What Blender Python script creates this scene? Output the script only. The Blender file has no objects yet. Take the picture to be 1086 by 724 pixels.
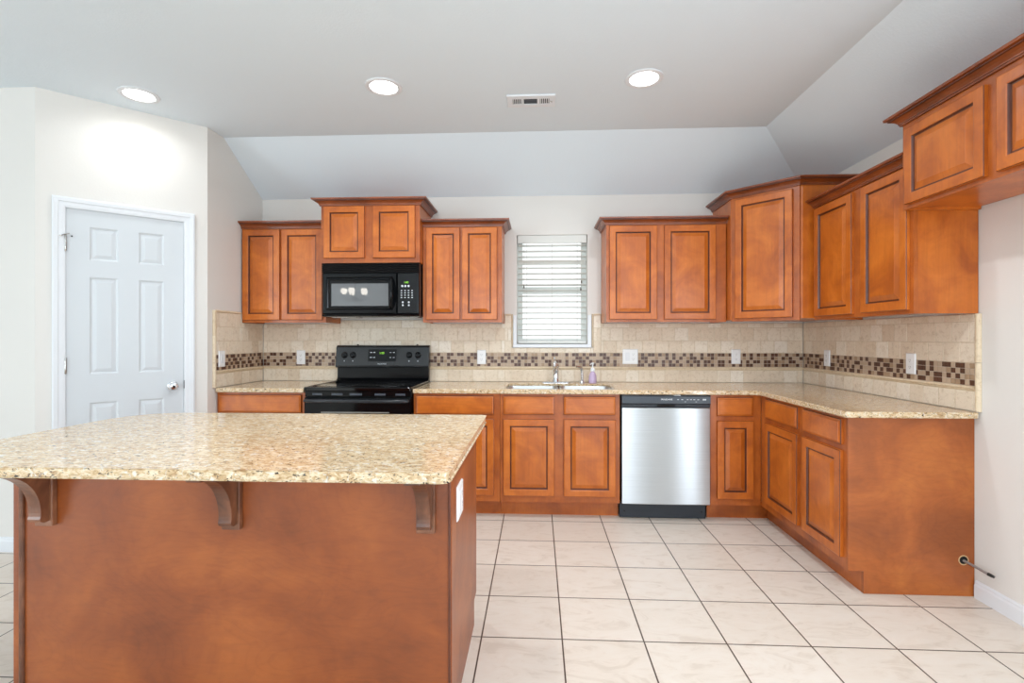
import bpy, bmesh, math, random
from mathutils import Vector, Matrix, noise
random.seed(7)
S = bpy.context.scene
C = S.collection
PI = math.pi

# ------------------------------------------------------------------ camera, world, light, exposure
cd = bpy.data.cameras.new('camera'); cam = bpy.data.objects.new('camera', cd); C.objects.link(cam)
CAMZ = 1.266
cam.location = (0, 0, CAMZ); cam.rotation_euler = (PI / 2, 0, 0.0498)
cd.sensor_width = 36; cd.lens = 533.3 / 1086 * 36; cd.shift_y = -3.9 / 1086
cd.clip_start = 0.05
S.camera = cam
S.view_settings.view_transform = 'Standard'; S.view_settings.look = 'None'
S.view_settings.gamma = 1; S.view_settings.use_curve_mapping = False
S.view_settings.exposure = 0.46
w = bpy.data.worlds.new('daylight'); S.world = w; w.use_nodes = True
bg = w.node_tree.nodes['Background']
bg.inputs[0].default_value = (0.93, 0.97, 1.0, 1); bg.inputs[1].default_value = 1.05

def area(name, loc, rot, sx, sy, power, col=(1, 1, 1), spread=PI):
    l = bpy.data.lights.new(name, 'AREA'); l.shape = 'RECTANGLE'; l.size = sx; l.size_y = sy
    l.energy = power; l.color = col; l.spread = spread
    o = bpy.data.objects.new(name, l); C.objects.link(o); o.location = loc; o.rotation_euler = rot
    return o
DAY = (0.76, 0.89, 1.0)
# fill lights in unseen openings, added behind and beside the camera to supply light
area('unseen_daylight_fill', (-1.2, -4.42, 1.45), (PI / 2, 0, 0), 2.2, 1.9, 44, DAY)
area('unseen_daylight_fill', (1.3, -4.42, 1.35), (PI / 2, 0, 0), 0.9, 2.1, 36, DAY)
area('unseen_daylight_fill', (2.12, 0.32, 1.1), (PI / 2, 0, PI / 2), 0.62, 1.85, 30, DAY)   # unseen glazing inferred from the dishwasher's bright band, narrowed to strengthen it
area('unseen_daylight_fill', (-6.42, -2.8, 1.45), (PI / 2, 0, -PI / 2), 2.6, 1.9, 88, DAY)
LAMP_W = 5.5
LAMP_COL = (0.90, 0.95, 1.0)
LAMP_SPREAD = 2.7

# ------------------------------------------------------------------ materials
def lin(r, g, b):
    f = lambda c: (c / 12.92 if c <= 0.04045 else ((c + 0.055) / 1.055) ** 2.4)
    return (f(r / 255), f(g / 255), f(b / 255), 1)

def newmat(name):
    m = bpy.data.materials.new(name); m.use_nodes = True
    nt = m.node_tree
    return m, nt, nt.nodes['Principled BSDF']

def simple(name, col, rough=0.5, metal=0.0, coat=0.0, spec=0.5, bump=0, bscale=200, emit=None, es=0, trans=0):
    m, nt, b = newmat(name)
    b.inputs['Base Color'].default_value = col; b.inputs['Roughness'].default_value = rough
    b.inputs['Metallic'].default_value = metal; b.inputs['Coat Weight'].default_value = coat
    b.inputs['Specular IOR Level'].default_value = spec
    b.inputs['Transmission Weight'].default_value = trans
    if emit: b.inputs['Emission Color'].default_value = emit; b.inputs['Emission Strength'].default_value = es
    tc = nt.nodes.new('ShaderNodeTexCoord'); n = nt.nodes.new('ShaderNodeTexNoise')
    n.inputs['Scale'].default_value = bscale; n.inputs['Detail'].default_value = 3
    nt.links.new(tc.outputs['Object'], n.inputs['Vector'])
    if bump:
        bp = nt.nodes.new('ShaderNodeBump'); bp.inputs['Strength'].default_value = bump; bp.inputs['Distance'].default_value = 0.004
        nt.links.new(n.outputs['Fac'], bp.inputs['Height']); nt.links.new(bp.outputs['Normal'], b.inputs['Normal'])
    return m

def ramp(nt, fac, stops, interp='LINEAR'):
    r = nt.nodes.new('ShaderNodeValToRGB'); r.color_ramp.interpolation = interp
    els = r.color_ramp.elements
    while len(els) < len(stops): els.new(0.5)
    for e, (p, c) in zip(els, stops): e.position = p; e.color = c
    nt.links.new(fac, r.inputs['Fac']); return r.outputs['Color']

def mixc(nt, a, b, fac, mode='MIX'):
    n = nt.nodes.new('ShaderNodeMix'); n.data_type = 'RGBA'; n.blend_type = mode
    for sock, v in ((n.inputs[6], a), (n.inputs[7], b), (n.inputs[0], fac)):
        if hasattr(v, 'is_output'): nt.links.new(v, sock)
        else: sock.default_value = v
    return n.outputs[2]

def noise_tex(nt, vec, scale, detail=4, rough=0.55, dist=0.0):
    n = nt.nodes.new('ShaderNodeTexNoise'); n.inputs['Scale'].default_value = scale
    n.inputs['Detail'].default_value = detail; n.inputs['Roughness'].default_value = rough
    n.inputs['Distortion'].default_value = dist
    nt.links.new(vec, n.inputs['Vector']); return n.outputs['Fac']

def mapping(nt, vec, scale=(1, 1, 1), loc=(0, 0, 0)):
    n = nt.nodes.new('ShaderNodeMapping'); n.inputs['Scale'].default_value = scale; n.inputs['Location'].default_value = loc
    nt.links.new(vec, n.inputs['Vector']); return n.outputs['Vector']

def wood(name, dark, mid, light, rough=0.32, swirl=False, horizontal=False):
    m, nt, b = newmat(name)
    tc = nt.nodes.new('ShaderNodeTexCoord'); oi = nt.nodes.new('ShaderNodeObjectInfo')
    add = nt.nodes.new('ShaderNodeVectorMath'); add.operation = 'ADD'
    mul = nt.nodes.new('ShaderNodeVectorMath'); mul.operation = 'SCALE'; mul.inputs[0].default_value = (7.3, 3.1, 5.7)
    nt.links.new(oi.outputs['Random'], mul.inputs['Scale'])
    nt.links.new(tc.outputs['Object'], add.inputs[0]); nt.links.new(mul.outputs[0], add.inputs[1])
    v = add.outputs[0]
    big = noise_tex(nt, v, 3.2 if swirl else 5, 4, 0.6, 0.6)
    col = ramp(nt, big, [(0.30, dark), (0.5, mid), (0.72, light)])
    st = (4, 4, 16) if swirl else (2.5, 40, 40) if horizontal else (40, 40, 2.5)
    g = noise_tex(nt, mapping(nt, v, st), 1.6, 6, 0.7, 2.2 if swirl else 0.4)
    col = mixc(nt, col, ramp(nt, g, [(0.3, (0.62, 0.58, 0.55, 1)), (0.6, (1, 1, 1, 1))]), 0.35, 'MULTIPLY')
    if swirl:
        wv = nt.nodes.new('ShaderNodeTexNoise'); wv.inputs['Scale'].default_value = 1.3; wv.inputs['Detail'].default_value = 2
        nt.links.new(mapping(nt, v, (1.0, 1.0, 2.2)), wv.inputs['Vector'])
        mt = nt.nodes.new('ShaderNodeMath'); mt.operation = 'MULTIPLY'; mt.inputs[1].default_value = 34
        nt.links.new(wv.outputs['Fac'], mt.inputs[0])
        fr = nt.nodes.new('ShaderNodeMath'); fr.operation = 'FRACT'; nt.links.new(mt.outputs[0], fr.inputs[0])
        col = mixc(nt, col, ramp(nt, fr.outputs[0], [(0.0, (0.74, 0.68, 0.62, 1)), (0.25, (1, 1, 1, 1)), (0.9, (1, 1, 1, 1)), (1.0, (0.78, 0.74, 0.7, 1))]), 0.24, 'MULTIPLY')
        vo = nt.nodes.new('ShaderNodeTexVoronoi'); vo.inputs['Scale'].default_value = 4.2
        nt.links.new(v, vo.inputs['Vector'])
        col = mixc(nt, col, ramp(nt, vo.outputs['Distance'], [(0.0, (0.45, 0.36, 0.3, 1)), (0.09, (1, 1, 1, 1))]), 0.6, 'MULTIPLY')
    nt.links.new(col, b.inputs['Base Color'])
    b.inputs['Roughness'].default_value = rough; b.inputs['Coat Weight'].default_value = 0.25; b.inputs['Coat Roughness'].default_value = 0.2
    return m

WOOD = wood('stained_maple', lin(170, 84, 24), lin(196, 103, 29), lin(216, 121, 40))
WOODH = wood('stained_maple_across', lin(170, 84, 24), lin(196, 103, 29), lin(216, 121, 40), horizontal=True)
PLY = wood('stained_plywood', lin(122, 58, 20), lin(146, 73, 27), lin(168, 90, 36), 0.42, swirl=True)
PLYE = wood('finished_end_plywood', lin(146, 74, 26), lin(172, 90, 34), lin(192, 108, 44), 0.4, swirl=True)
WOODF = wood('stained_maple_frame', lin(152, 74, 24), lin(178, 91, 29), lin(200, 109, 40))
GLAZE = wood('dark_glaze', lin(74, 34, 16), lin(94, 43, 20), lin(110, 52, 24), 0.4)
CORBEL = wood('dark_corbel_wood', lin(66, 36, 24), lin(112, 68, 46), lin(160, 106, 74), 0.3)
CROWNM = wood('crown_wood', lin(112, 52, 20), lin(136, 66, 27), lin(158, 80, 34), 0.3, horizontal=True)

def granite():
    m, nt, b = newmat('speckled_granite')
    tc = nt.nodes.new('ShaderNodeTexCoord'); v = tc.outputs['Object']
    vs = mapping(nt, v, (0.75, 1.5, 1.5))
    a = noise_tex(nt, vs, 55, 5, 0.7, 0.8)
    col = ramp(nt, a, [(0.30, lin(164, 126, 84)), (0.42, lin(198, 164, 122)), (0.52, lin(220, 194, 156)), (0.64, lin(236, 220, 194)), (0.8, lin(210, 178, 134))])
    d = noise_tex(nt, vs, 62, 4, 0.65, 1.2)
    dm = ramp(nt, d, [(0.60, (0, 0, 0, 1)), (0.65, (0.85, 0.85, 0.85, 1))])
    col = mixc(nt, col, lin(92, 70, 50), dm)
    d2 = noise_tex(nt, mapping(nt, v, (0.8, 1.2, 1.2), (4, 9, 2)), 80, 3, 0.6, 0.6)
    col = mixc(nt, col, lin(34, 30, 30), ramp(nt, d2, [(0.61, (0, 0, 0, 1)), (0.66, (1, 1, 1, 1))]))
    d3 = noise_tex(nt, mapping(nt, v, (1, 1, 1), (1, 3, 7)), 55, 3, 0.6, 0.6)
    col = mixc(nt, col, lin(232, 230, 222), ramp(nt, d3, [(0.58, (0, 0, 0, 1)), (0.68, (0.8, 0.8, 0.8, 1))]))
    nt.links.new(col, b.inputs['Base Color'])
    b.inputs['Roughness'].default_value = 0.09
    b.inputs['IOR'].default_value = 1.55
    return m
GRANITE = granite()

def floor_mat():
    m, nt, b = newmat('floor_tile')
    tc = nt.nodes.new('ShaderNodeTexCoord')
    v = mapping(nt, tc.outputs['Object'], (1, 1, 1), (0.2347, -3.481, 0))   # floor object origin is the world origin
    br = nt.nodes.new('ShaderNodeTexBrick'); br.offset = 0; br.squash = 1
    br.inputs['Scale'].default_value = 1; br.inputs['Brick Width'].default_value = 0.34; br.inputs['Row Height'].default_value = 0.34
    br.inputs['Mortar Size'].default_value = 0.0032; br.inputs['Mortar Smooth'].default_value = 0.1; br.inputs['Bias'].default_value = 0
    br.inputs['Color1'].default_value = lin(225, 214, 201); br.inputs['Color2'].default_value = lin(230, 220, 208)
    br.inputs['Mortar'].default_value = lin(84, 68, 58)
    nt.links.new(v, br.inputs['Vector'])
    n1 = noise_tex(nt, mapping(nt, v, (3.2, 7, 1)), 1.6, 7, 0.68, 1.6)
    mot = ramp(nt, n1, [(0.36, (0.85, 0.81, 0.77, 1)), (0.47, (0.97, 0.95, 0.93, 1)), (0.62, (1, 1, 1, 1))])
    tile = mixc(nt, br.outputs['Color'], mot, 0.8, 'MULTIPLY')
    col = mixc(nt, tile, lin(84, 68, 58), br.outputs['Fac'])
    nt.links.new(col, b.inputs['Base Color'])
    bp = nt.nodes.new('ShaderNodeBump'); bp.inputs['Strength'].default_value = 0.6; bp.inputs['Distance'].default_value = 0.003; bp.invert = True
    nt.links.new(br.outputs['Fac'], bp.inputs['Height']); nt.links.new(bp.outputs['Normal'], b.inputs['Normal'])
    b.inputs['Roughness'].default_value = 0.4
    return m

def travertine(name, stops, rough=0.55):
    m, nt, b = newmat(name)
    g = nt.nodes.new('ShaderNodeNewGeometry'); tc = nt.nodes.new('ShaderNodeTexCoord')
    base = ramp(nt, g.outputs['Random Per Island'], stops)
    n = noise_tex(nt, tc.outputs['Object'], 38, 6, 0.7, 0.8)
    col = mixc(nt, base, ramp(nt, n, [(0.32, (0.74, 0.68, 0.6, 1)), (0.5, (1, 1, 1, 1))]), 0.7, 'MULTIPLY')
    n2 = noise_tex(nt, tc.outputs['Object'], 130, 2, 0.5, 0)
    col = mixc(nt, col, ramp(nt, n2, [(0.26, (0.5, 0.42, 0.34, 1)), (0.31, (1, 1, 1, 1))]), 0.6, 'MULTIPLY')
    nt.links.new(col, b.inputs['Base Color']); b.inputs['Roughness'].default_value = rough
    return m
TRAV = travertine('tumbled_travertine', [(0.0, lin(226, 207, 183)), (0.5, lin(234, 218, 196)), (0.85, lin(238, 224, 204)), (1.0, lin(243, 232, 216))])
RAILM = travertine('travertine_trim', [(0.0, lin(224, 202, 170)), (1.0, lin(236, 218, 190))], 0.45)
GROUT = simple('grout', lin(214, 196, 170), 0.9)
MOS_L = simple('mosaic_taupe', lin(190, 166, 142), 0.35)
MOS_M = simple('mosaic_tan', lin(170, 142, 114), 0.35)
MOS_D = simple('mosaic_brown', lin(88, 54, 36), 0.3)
MOS_G = simple('mosaic_grout', lin(206, 190, 172), 0.9)
FLOOR = floor_mat()
PAINT = simple('wall_paint', lin(230, 226, 220), 0.75, bump=0.12, bscale=110)
CEILP = simple('ceiling_paint', lin(230, 239, 245), 0.85, bump=0.22, bscale=90)
WHITE = simple('white_trim_paint', lin(232, 234, 237), 0.35)
DOORW = simple('white_door_paint', lin(214, 218, 221), 0.35)
BLACKG = simple('black_gloss', lin(12, 13, 15), 0.1, spec=0.22)
BLACKM = simple('black_satin', lin(16, 17, 19), 0.24, spec=0.25)
BLACKR = simple('black_range_panel', lin(30, 31, 33), 0.24, spec=0.5)
CERAM = simple('ceramic_cooktop', lin(9, 9, 10), 0.05)
OVGLASS = simple('oven_glass', lin(12, 13, 14), 0.03)
MWGLASS = simple('microwave_window', lin(100, 102, 104), 0.025, spec=0.9)  # grey base colour holds the bright room's reflection
DWBLK = simple('dishwasher_panel', lin(52, 58, 66), 0.28)
DWTOE = simple('dishwasher_toe', lin(40, 46, 54), 0.45)
CHROME = simple('chrome', lin(226, 226, 228), 0.16, 1)
NICKEL = simple('nickel', lin(190, 188, 184), 0.25, 1)
SINKST = simple('sink_steel', lin(214, 214, 214), 0.35, 1)
PLASTIC = simple('white_plastic', lin(244, 244, 244), 0.3)
DARK = simple('dark_void', lin(18, 15, 13), 0.8)
GREY = simple('grey_print', lin(200, 204, 208), 0.5)
VENTD = simple('vent_shadow_metal', lin(84, 90, 96), 0.6)
GREEN = simple('green_led', lin(80, 150, 40), 0.5, emit=lin(150, 220, 60), es=0.9)
SOAP = simple('lavender_soap', lin(222, 196, 228), 0.15, trans=0.25)
VINYL = simple('white_vinyl', lin(226, 228, 222), 0.4)
BLIND = simple('blind_slat', lin(226, 226, 220), 0.45)
CORD = simple('blind_cord', lin(205, 205, 198), 0.7)
TASSEL = simple('cord_tassel', lin(90, 84, 70), 0.6)
RUBBER = simple('braided_hose', lin(165, 165, 165), 0.35, 0.8)
LENS = simple('lamp_lens', lin(255, 250, 240), 0.4, emit=(1.0, 0.96, 0.9, 1), es=9)
GLOBE = simple('frosted_globe', lin(250, 246, 238), 0.4, emit=(1.0, 0.93, 0.82, 1), es=7)
BRASS = simple('dark_bronze', lin(70, 56, 44), 0.35, 0.9)
PLYRAW = simple('raw_ply_edge', lin(206, 172, 128), 0.7)

def stainless():
    m, nt, b = newmat('brushed_stainless')
    tc = nt.nodes.new('ShaderNodeTexCoord')
    n = noise_tex(nt, mapping(nt, tc.outputs['Object'], (1.5, 1, 260)), 1.5, 3, 0.6)
    col = ramp(nt, n, [(0.3, lin(190, 192, 194)), (0.7, lin(202, 204, 206))])
    nt.links.new(col, b.inputs['Base Color']); b.inputs['Metallic'].default_value = 1
    b.inputs['Roughness'].default_value = 0.33
    b.inputs['Anisotropic'].default_value = 1.0
    tg = nt.nodes.new('ShaderNodeCombineXYZ'); tg.inputs[2].default_value = 1
    nt.links.new(tg.outputs[0], b.inputs['Tangent'])
    return m
STEEL = stainless()
def glass():
    m, nt, b = newmat('window_glass')
    b.inputs['Roughness'].default_value = 0; b.inputs['Transmission Weight'].default_value = 1; b.inputs['IOR'].default_value = 1.05
    b.inputs['Base Color'].default_value = (0.98, 1, 0.99, 1)
    return m
GLASS = glass()

# ------------------------------------------------------------------ mesh helpers (everything is written in world metres)
W = {}
class MB:
    def __init__(s): s.v = []; s.f = []; s.m = []
    def face(s, pts, m=0):
        i = len(s.v); s.v += [tuple(p) for p in pts]; s.f.append(tuple(range(i, i + len(pts)))); s.m.append(m)
    def grid(s, rows, m=0, closed=False, caps=False):
        """rows: list of rings with the same number of points"""
        n = len(rows[0]); b = len(s.v)
        for r in rows: s.v += [tuple(p) for p in r]
        for j in range(len(rows) - 1):
            mm = m[j] if isinstance(m, (list, tuple)) else m
            for k in range(n if closed else n - 1):
                k2 = (k + 1) % n
                s.f.append((b + j * n + k, b + j * n + k2, b + (j + 1) * n + k2, b + (j + 1) * n + k)); s.m.append(mm)
        if caps:
            m0 = m[0] if isinstance(m, (list, tuple)) else m; m1 = m[-1] if isinstance(m, (list, tuple)) else m
            s.f.append(tuple(b + k for k in range(n))); s.m.append(m0)
            e = b + (len(rows) - 1) * n
            s.f.append(tuple(e + k for k in range(n))); s.m.append(m1)
    def box(s, x0, x1, y0, y1, z0, z1, m=0):
        p = lambda z: [(x0, y0, z), (x1, y0, z), (x1, y1, z), (x0, y1, z)]
        s.grid([p(z0), p(z1)], m, True, True)
    def prism(s, poly, z0, z1, m=0):
        s.grid([[(x, y, z0) for x, y in poly], [(x, y, z1) for x, y in poly]], m, True, True)
    def lathe(s, c, axis, prof, n=24, m=0, caps=True):
        """prof: (radius, height along axis)"""
        a = Vector(axis).normalized(); u = a.orthogonal().normalized(); v = a.cross(u); c = Vector(c)
        s.grid([[c + a * h + (u * math.cos(2 * PI * k / n) + v * math.sin(2 * PI * k / n)) * max(r, 1e-5) for k in range(n)] for r, h in prof], m, True, caps)
    def tube(s, pts, r, n=12, m=0):
        pts = [Vector(p) for p in pts]; rows = []; u = None
        for i, p in enumerate(pts):
            d = (pts[min(i + 1, len(pts) - 1)] - pts[max(i - 1, 0)]).normalized()
            u = d.orthogonal().normalized() if u is None else (u - d * u.dot(d)).normalized()
            v = d.cross(u); rr = r[i] if isinstance(r, (list, tuple)) else r
            rows.append([p + (u * math.cos(2 * PI * k / n) + v * math.sin(2 * PI * k / n)) * rr for k in range(n)])
        s.grid(rows, m, True, True)
    def sweep(s, path, prof, m=0):
        """path: plan points; prof: closed list of (out, z); out = right-hand side of travel; mitred"""
        P = [Vector(p) for p in path]; rows = []
        for i, p in enumerate(P):
            ns = []
            if i > 0: d = (P[i] - P[i - 1]).normalized(); ns.append(Vector((d.y, -d.x)))
            if i < len(P) - 1: d = (P[i + 1] - P[i]).normalized(); ns.append(Vector((d.y, -d.x)))
            n = ns[0] if len(ns) == 1 else (ns[0] + ns[1]) / (1 + ns[0].dot(ns[1]))
            rows.append([(p.x + n.x * o, p.y + n.y * o, z) for o, z in prof])
        b = len(s.v); k = len(prof)
        for r in rows: s.v += r
        for j in range(len(rows) - 1):
            for q in range(k):
                q2 = (q + 1) % k
                s.f.append((b + j * k + q, b + j * k + q2, b + (j + 1) * k + q2, b + (j + 1) * k + q)); s.m.append(m[q] if isinstance(m, (list, tuple)) else m)
        m0 = m[0] if isinstance(m, (list, tuple)) else m
        s.f.append(tuple(range(b, b + k))); s.m.append(m0)
        e = b + (len(rows) - 1) * k; s.f.append(tuple(range(e, e + k))); s.m.append(m0)
    def rings(s, F, x0, x1, z0, z1, prof, m=0):
        """nested rectangles on a face frame F; prof: list of (inset, out); mats per ring gap, last = centre"""
        rows = [[F(x0 + i, y, z0 + i), F(x1 - i, y, z0 + i), F(x1 - i, y, z1 - i), F(x0 + i, y, z1 - i)] for i, y in prof]
        s.grid(rows, m, True, True)

def obj(name, mb, mats, parent=None, smooth=False, bevel=0, label=None, origin=None, recalc=True, auto=None):
    me = bpy.data.meshes.new(name)
    vs = [Vector(v) for v in mb.v]
    if origin is None:
        lo = Vector([min(v[k] for v in vs) for k in range(3)]); hi = Vector([max(v[k] for v in vs) for k in range(3)])
        origin = (lo + hi) / 2
        if parent is None: origin.z = lo.z
    origin = Vector(origin)
    me.from_pydata([v - origin for v in vs], [], mb.f)
    mats = mats if isinstance(mats, (list, tuple)) else [mats]
    for m in mats: me.materials.append(m)
    for p, mi in zip(me.polygons, mb.m): p.material_index = mi; p.use_smooth = smooth
    bm = bmesh.new(); bm.from_mesh(me)
    if recalc: bmesh.ops.recalc_face_normals(bm, faces=bm.faces)
    bm.to_mesh(me); bm.free()
    if smooth: me.set_sharp_from_angle(angle=math.radians(auto or 35))
    o = bpy.data.objects.new(name, me); C.objects.link(o)
    W[o] = origin; o.location = origin
    if parent is not None: o.parent = parent; o.location = origin - W[parent]
    if bevel:
        b = o.modifiers.new('edge', 'BEVEL'); b.width = bevel; b.segments = 2; b.limit_method = 'ANGLE'; b.angle_limit = math.radians(40)
    if label: o['label'] = label
    return o

def tag(o, label, cat, group=None, kind=None):
    o['label'] = label
    if cat: o['category'] = cat
    if group: o['group'] = group
    if kind: o['kind'] = kind
    return o
def thing(name, label, cat, loc, group=None, kind=None):
    o = bpy.data.objects.new(name, None); C.objects.link(o); o.location = loc; W[o] = Vector(loc)
    o.empty_display_size = 0.1
    return tag(o, label, cat, group, kind)
def struct(name, mb, mat, **k):
    o = obj(name, mb, mat, **k); o['kind'] = 'structure'; return o
def text(name, body, size, F, x, z, out, mat, parent, depth=0.0006):
    """lettering on a face frame: x = centre, z = baseline"""
    cu = bpy.data.curves.new(name, 'FONT'); cu.body = body; cu.size = size; cu.align_x = 'CENTER'; cu.extrude = depth
    cu.materials.append(mat)
    tmp = bpy.data.objects.new(name, cu); C.objects.link(tmp)
    dg = bpy.context.evaluated_depsgraph_get()
    me = bpy.data.meshes.new_from_object(tmp.evaluated_get(dg)); bpy.data.objects.remove(tmp); bpy.data.curves.remove(cu)
    if not me.materials: me.materials.append(mat)
    o = bpy.data.objects.new(name, me); C.objects.link(o)
    p = Vector(F(x, out, z)); ux = (Vector(F(x + 1, out, z)) - p); uo = (Vector(F(x, out + 1, z)) - p)
    M = Matrix((ux, (0, 0, 1), uo)).transposed().to_4x4()
    o.parent = parent; o.matrix_local = Matrix.Translation(p - W[parent]) @ M
    W[o] = p
    return o

# face frames: (across, out, up) -> world
RX, BY, LX = 2.14, 4.15, -2.322        # right wall, back wall, left wall
H1, HC = 2.435, 2.75                   # wall height at the slope, flat ceiling
FY, FX = 3.54, 1.54                    # base cabinet face frames
def Fback(y): return lambda x, o, z: (x, y - o, z)
def Fright(xp): return lambda a, o, z: (xp - o, -a, z)     # across = -Y
def Fleft(xp): return lambda a, o, z: (xp + o, a, z)
FB = Fback(FY); FR = Fright(FX)

# ------------------------------------------------------------------ the room
A = Vector((-2.966, 2.83)); B = Vector((-2.322, 3.436)); LD = (B - A).length
dd = (B - A) / LD; dn = Vector((dd.y, -dd.x))
def FD(s, o, z): p = A + dd * s + dn * o; return (p.x, p.y, z)

mb = MB(); mb.box(-6.5, 2.26, -4.6, 4.27, -0.1, 0)
struct('floor', mb, FLOOR, origin=(0, 0, 0))
# ceiling: flat field, a slope down to the back wall and one down to the right wall, meeting in a hip
mb = MB()
hx, hy = 1.61, 3.62
def slab(pts):
    mb.grid([pts, [(x, y, z + 0.08) for x, y, z in pts]], 0, True, True)
slab([(-6.5, -4.6, HC), (hx, -4.6, HC), (hx, hy, HC), (-6.5, hy, HC)])
slab([(LX - .12, hy, HC), (hx, hy, HC), (RX, BY, H1), (LX - .12, BY, H1)])
slab([(hx, -4.6, HC), (RX, -4.6, H1), (RX, BY, H1), (hx, hy, HC)])
struct('ceiling', mb, CEILP)
WX0, WX1, WZ0, WZ1 = -0.166, 0.412, 1.214, 2.113
mb = MB()
mb.box(LX - .12, WX0, BY, BY + .12, 0, HC); mb.box(WX1, RX + .12, BY, BY + .12, 0, HC)
mb.box(WX0, WX1, BY, BY + .12, 0, WZ0); mb.box(WX0, WX1, BY, BY + .12, WZ1, HC)
struct('wall_back', mb, PAINT)
mb = MB(); mb.box(RX, RX + .12, -4.6, 0, 0, HC); mb.box(RX, RX + .12, .64, BY, 0, HC); mb.box(RX, RX + .12, 0, .64, 0, .15); mb.box(RX, RX + .12, 0, .64, 2.05, HC)
struct('wall_right', mb, PAINT)
mb = MB(); mb.prism([(LX, B.y), (LX, BY), (LX - .12, BY), (LX - .12, B.y + .05)], 0, HC); struct('wall_left', mb, PAINT)
DS0, DS1, DZ1 = 0.134, 0.746, 2.062
mb = MB()
def dbox(m_, s0, s1, o0, o1, z0, z1, mi=0):
    m_.grid([[FD(s0, o0, z), FD(s1, o0, z), FD(s1, o1, z), FD(s0, o1, z)] for z in (z0, z1)], mi, True, True)
dbox(mb, 0, DS0, -.115, 0, 0, HC); dbox(mb, DS1, LD, -.115, 0, 0, HC); dbox(mb, DS0, DS1, -.115, 0, DZ1, HC)
struct('wall_pantry', mb, PAINT)
mb = MB(); mb.box(-6.5, A.x, A.y, A.y + .12, 0, HC); struct('wall_dining', mb, PAINT)
mb = MB()
ops = [(-2.3, -.1, .5, 2.4), (.85, 1.75, .3, 2.4)]  # unseen rear openings added to let light in
xs = [-6.5] + [q for o in ops for q in o[:2]] + [RX + .12]
for i in range(0, len(xs), 2): mb.box(xs[i], xs[i + 1], -4.6, -4.48, 0, HC)
for x0, x1, z0, z1 in ops: mb.box(x0, x1, -4.6, -4.48, 0, z0); mb.box(x0, x1, -4.6, -4.48, z1, HC)
struct('wall_rear', mb, PAINT)
mb = MB()
mb.box(-6.6, -6.48, -4.6, -4.1, 0, HC); mb.box(-6.6, -6.48, -1.5, A.y + .12, 0, HC)
mb.box(-6.6, -6.48, -4.1, -1.5, 0, .5); mb.box(-6.6, -6.48, -4.1, -1.5, 2.4, HC)  # unseen side opening added for the fill light
struct('wall_side', mb, PAINT)

# baseboards
BP = [(0, 0), (.013, 0), (.013, .062), (.009, .072), (.009, .078), (.004, .086), (0, .086)]
def base(name, path): m_ = MB(); m_.sweep(path, BP); return struct(name, m_, WHITE)
base('baseboard_right', [(RX, 2.56), (RX, -4.47)])
base('baseboard_left', [(-6.4, A.y), (A.x, A.y), tuple(A + dd * .068)])
base('baseboard_pantry', [tuple(A + dd * .815), tuple(B), (LX, 3.52)])

# window: vinyl single-hung frame with glass, in the opening of the back wall
win = thing('window_1', 'white vinyl single hung window above the sink', None, (.123, BY + .1, WZ0), kind='structure')
mb = MB()
y0, y1 = BY + .065, BY + .115
mb.box(WX0, WX0 + .045, y0, y1, WZ0, WZ1); mb.box(WX1 - .045, WX1, y0, y1, WZ0, WZ1)
mb.box(WX0 + .045, WX1 - .045, y0, y1, WZ0, WZ0 + .045); mb.box(WX0 + .045, WX1 - .045, y0, y1, WZ1 - .045, WZ1)
obj('window_frame', mb, VINYL, win)
mb = MB(); mb.box(WX0 + .045, WX1 - .045, y0 - .008, y1 - .01, 1.635, 1.69); obj('meeting_rail', mb, VINYL, win, bevel=.004)
for a, b_ in ((WZ0 + .045, 1.635), (1.69, WZ1 - .045)):
    mb = MB(); mb.box(WX0 + .045, WX1 - .045, BY + .09, BY + .094, a, b_); obj('glass_pane', mb, GLASS, win)
mb = MB()   # white strip lining the tiled part of the opening and the sill
mb.box(WX0 - .03, WX0 - .002, BY - .016, BY - .0005, 1.196, 1.452); mb.box(WX1 + .002, WX1 + .032, BY - .016, BY - .0005, 1.196, 1.452)
mb.box(WX0 - .03, WX1 + .032, BY - .022, BY - .0005, 1.186, 1.2125)
struct('trim_1', mb, WHITE, bevel=.003)

# pantry door
door = thing('door_1', 'white six panel pantry door in a diagonal wall', None, FD(.44, 0, 0), kind='structure')
mb = MB()
o0 = -.004; so = .006
xs_ = [DS0 + .003, .247, .388, .495, .631, DS1 - .003]; zs_ = [.012, .215, .861, 1.039, 1.645, 1.752, 1.958, DZ1 - .004]
for i in range(5):
    for j in range(7):
        x0, x1, z0, z1 = xs_[i], xs_[i + 1], zs_[j], zs_[j + 1]
        if i in (1, 3) and j in (1, 3, 5):
            pr = [(0, o0), (.008, o0 - .006), (.012, o0 - .0075), (.034, o0 - .0015), (.037, o0 - .0015)]
            rows = [[FD(x0 + q, y, z0 + q), FD(x1 - q, y, z0 + q), FD(x1 - q, y, z1 - q), FD(x0 + q, y, z1 - q)] for q, y in pr]
            mb.grid(rows, 0, True, False); mb.face(rows[-1])
        else: mb.face([FD(x0, o0, z0), FD(x1, o0, z0), FD(x1, o0, z1), FD(x0, o0, z1)])
x0, x1, z0, z1 = xs_[0], xs_[-1], zs_[0], zs_[-1]; ob = -.04
mb.grid([[FD(x0, q, z0), FD(x1, q, z0), FD(x1, q, z1), FD(x0, q, z1)] for q in (o0, ob)], 0, True, False)
mb.face([FD(x0, ob, z0), FD(x1, ob, z0), FD(x1, ob, z1), FD(x0, ob, z1)])
obj('door_slab', mb, DOORW, door, recalc=False)
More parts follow.
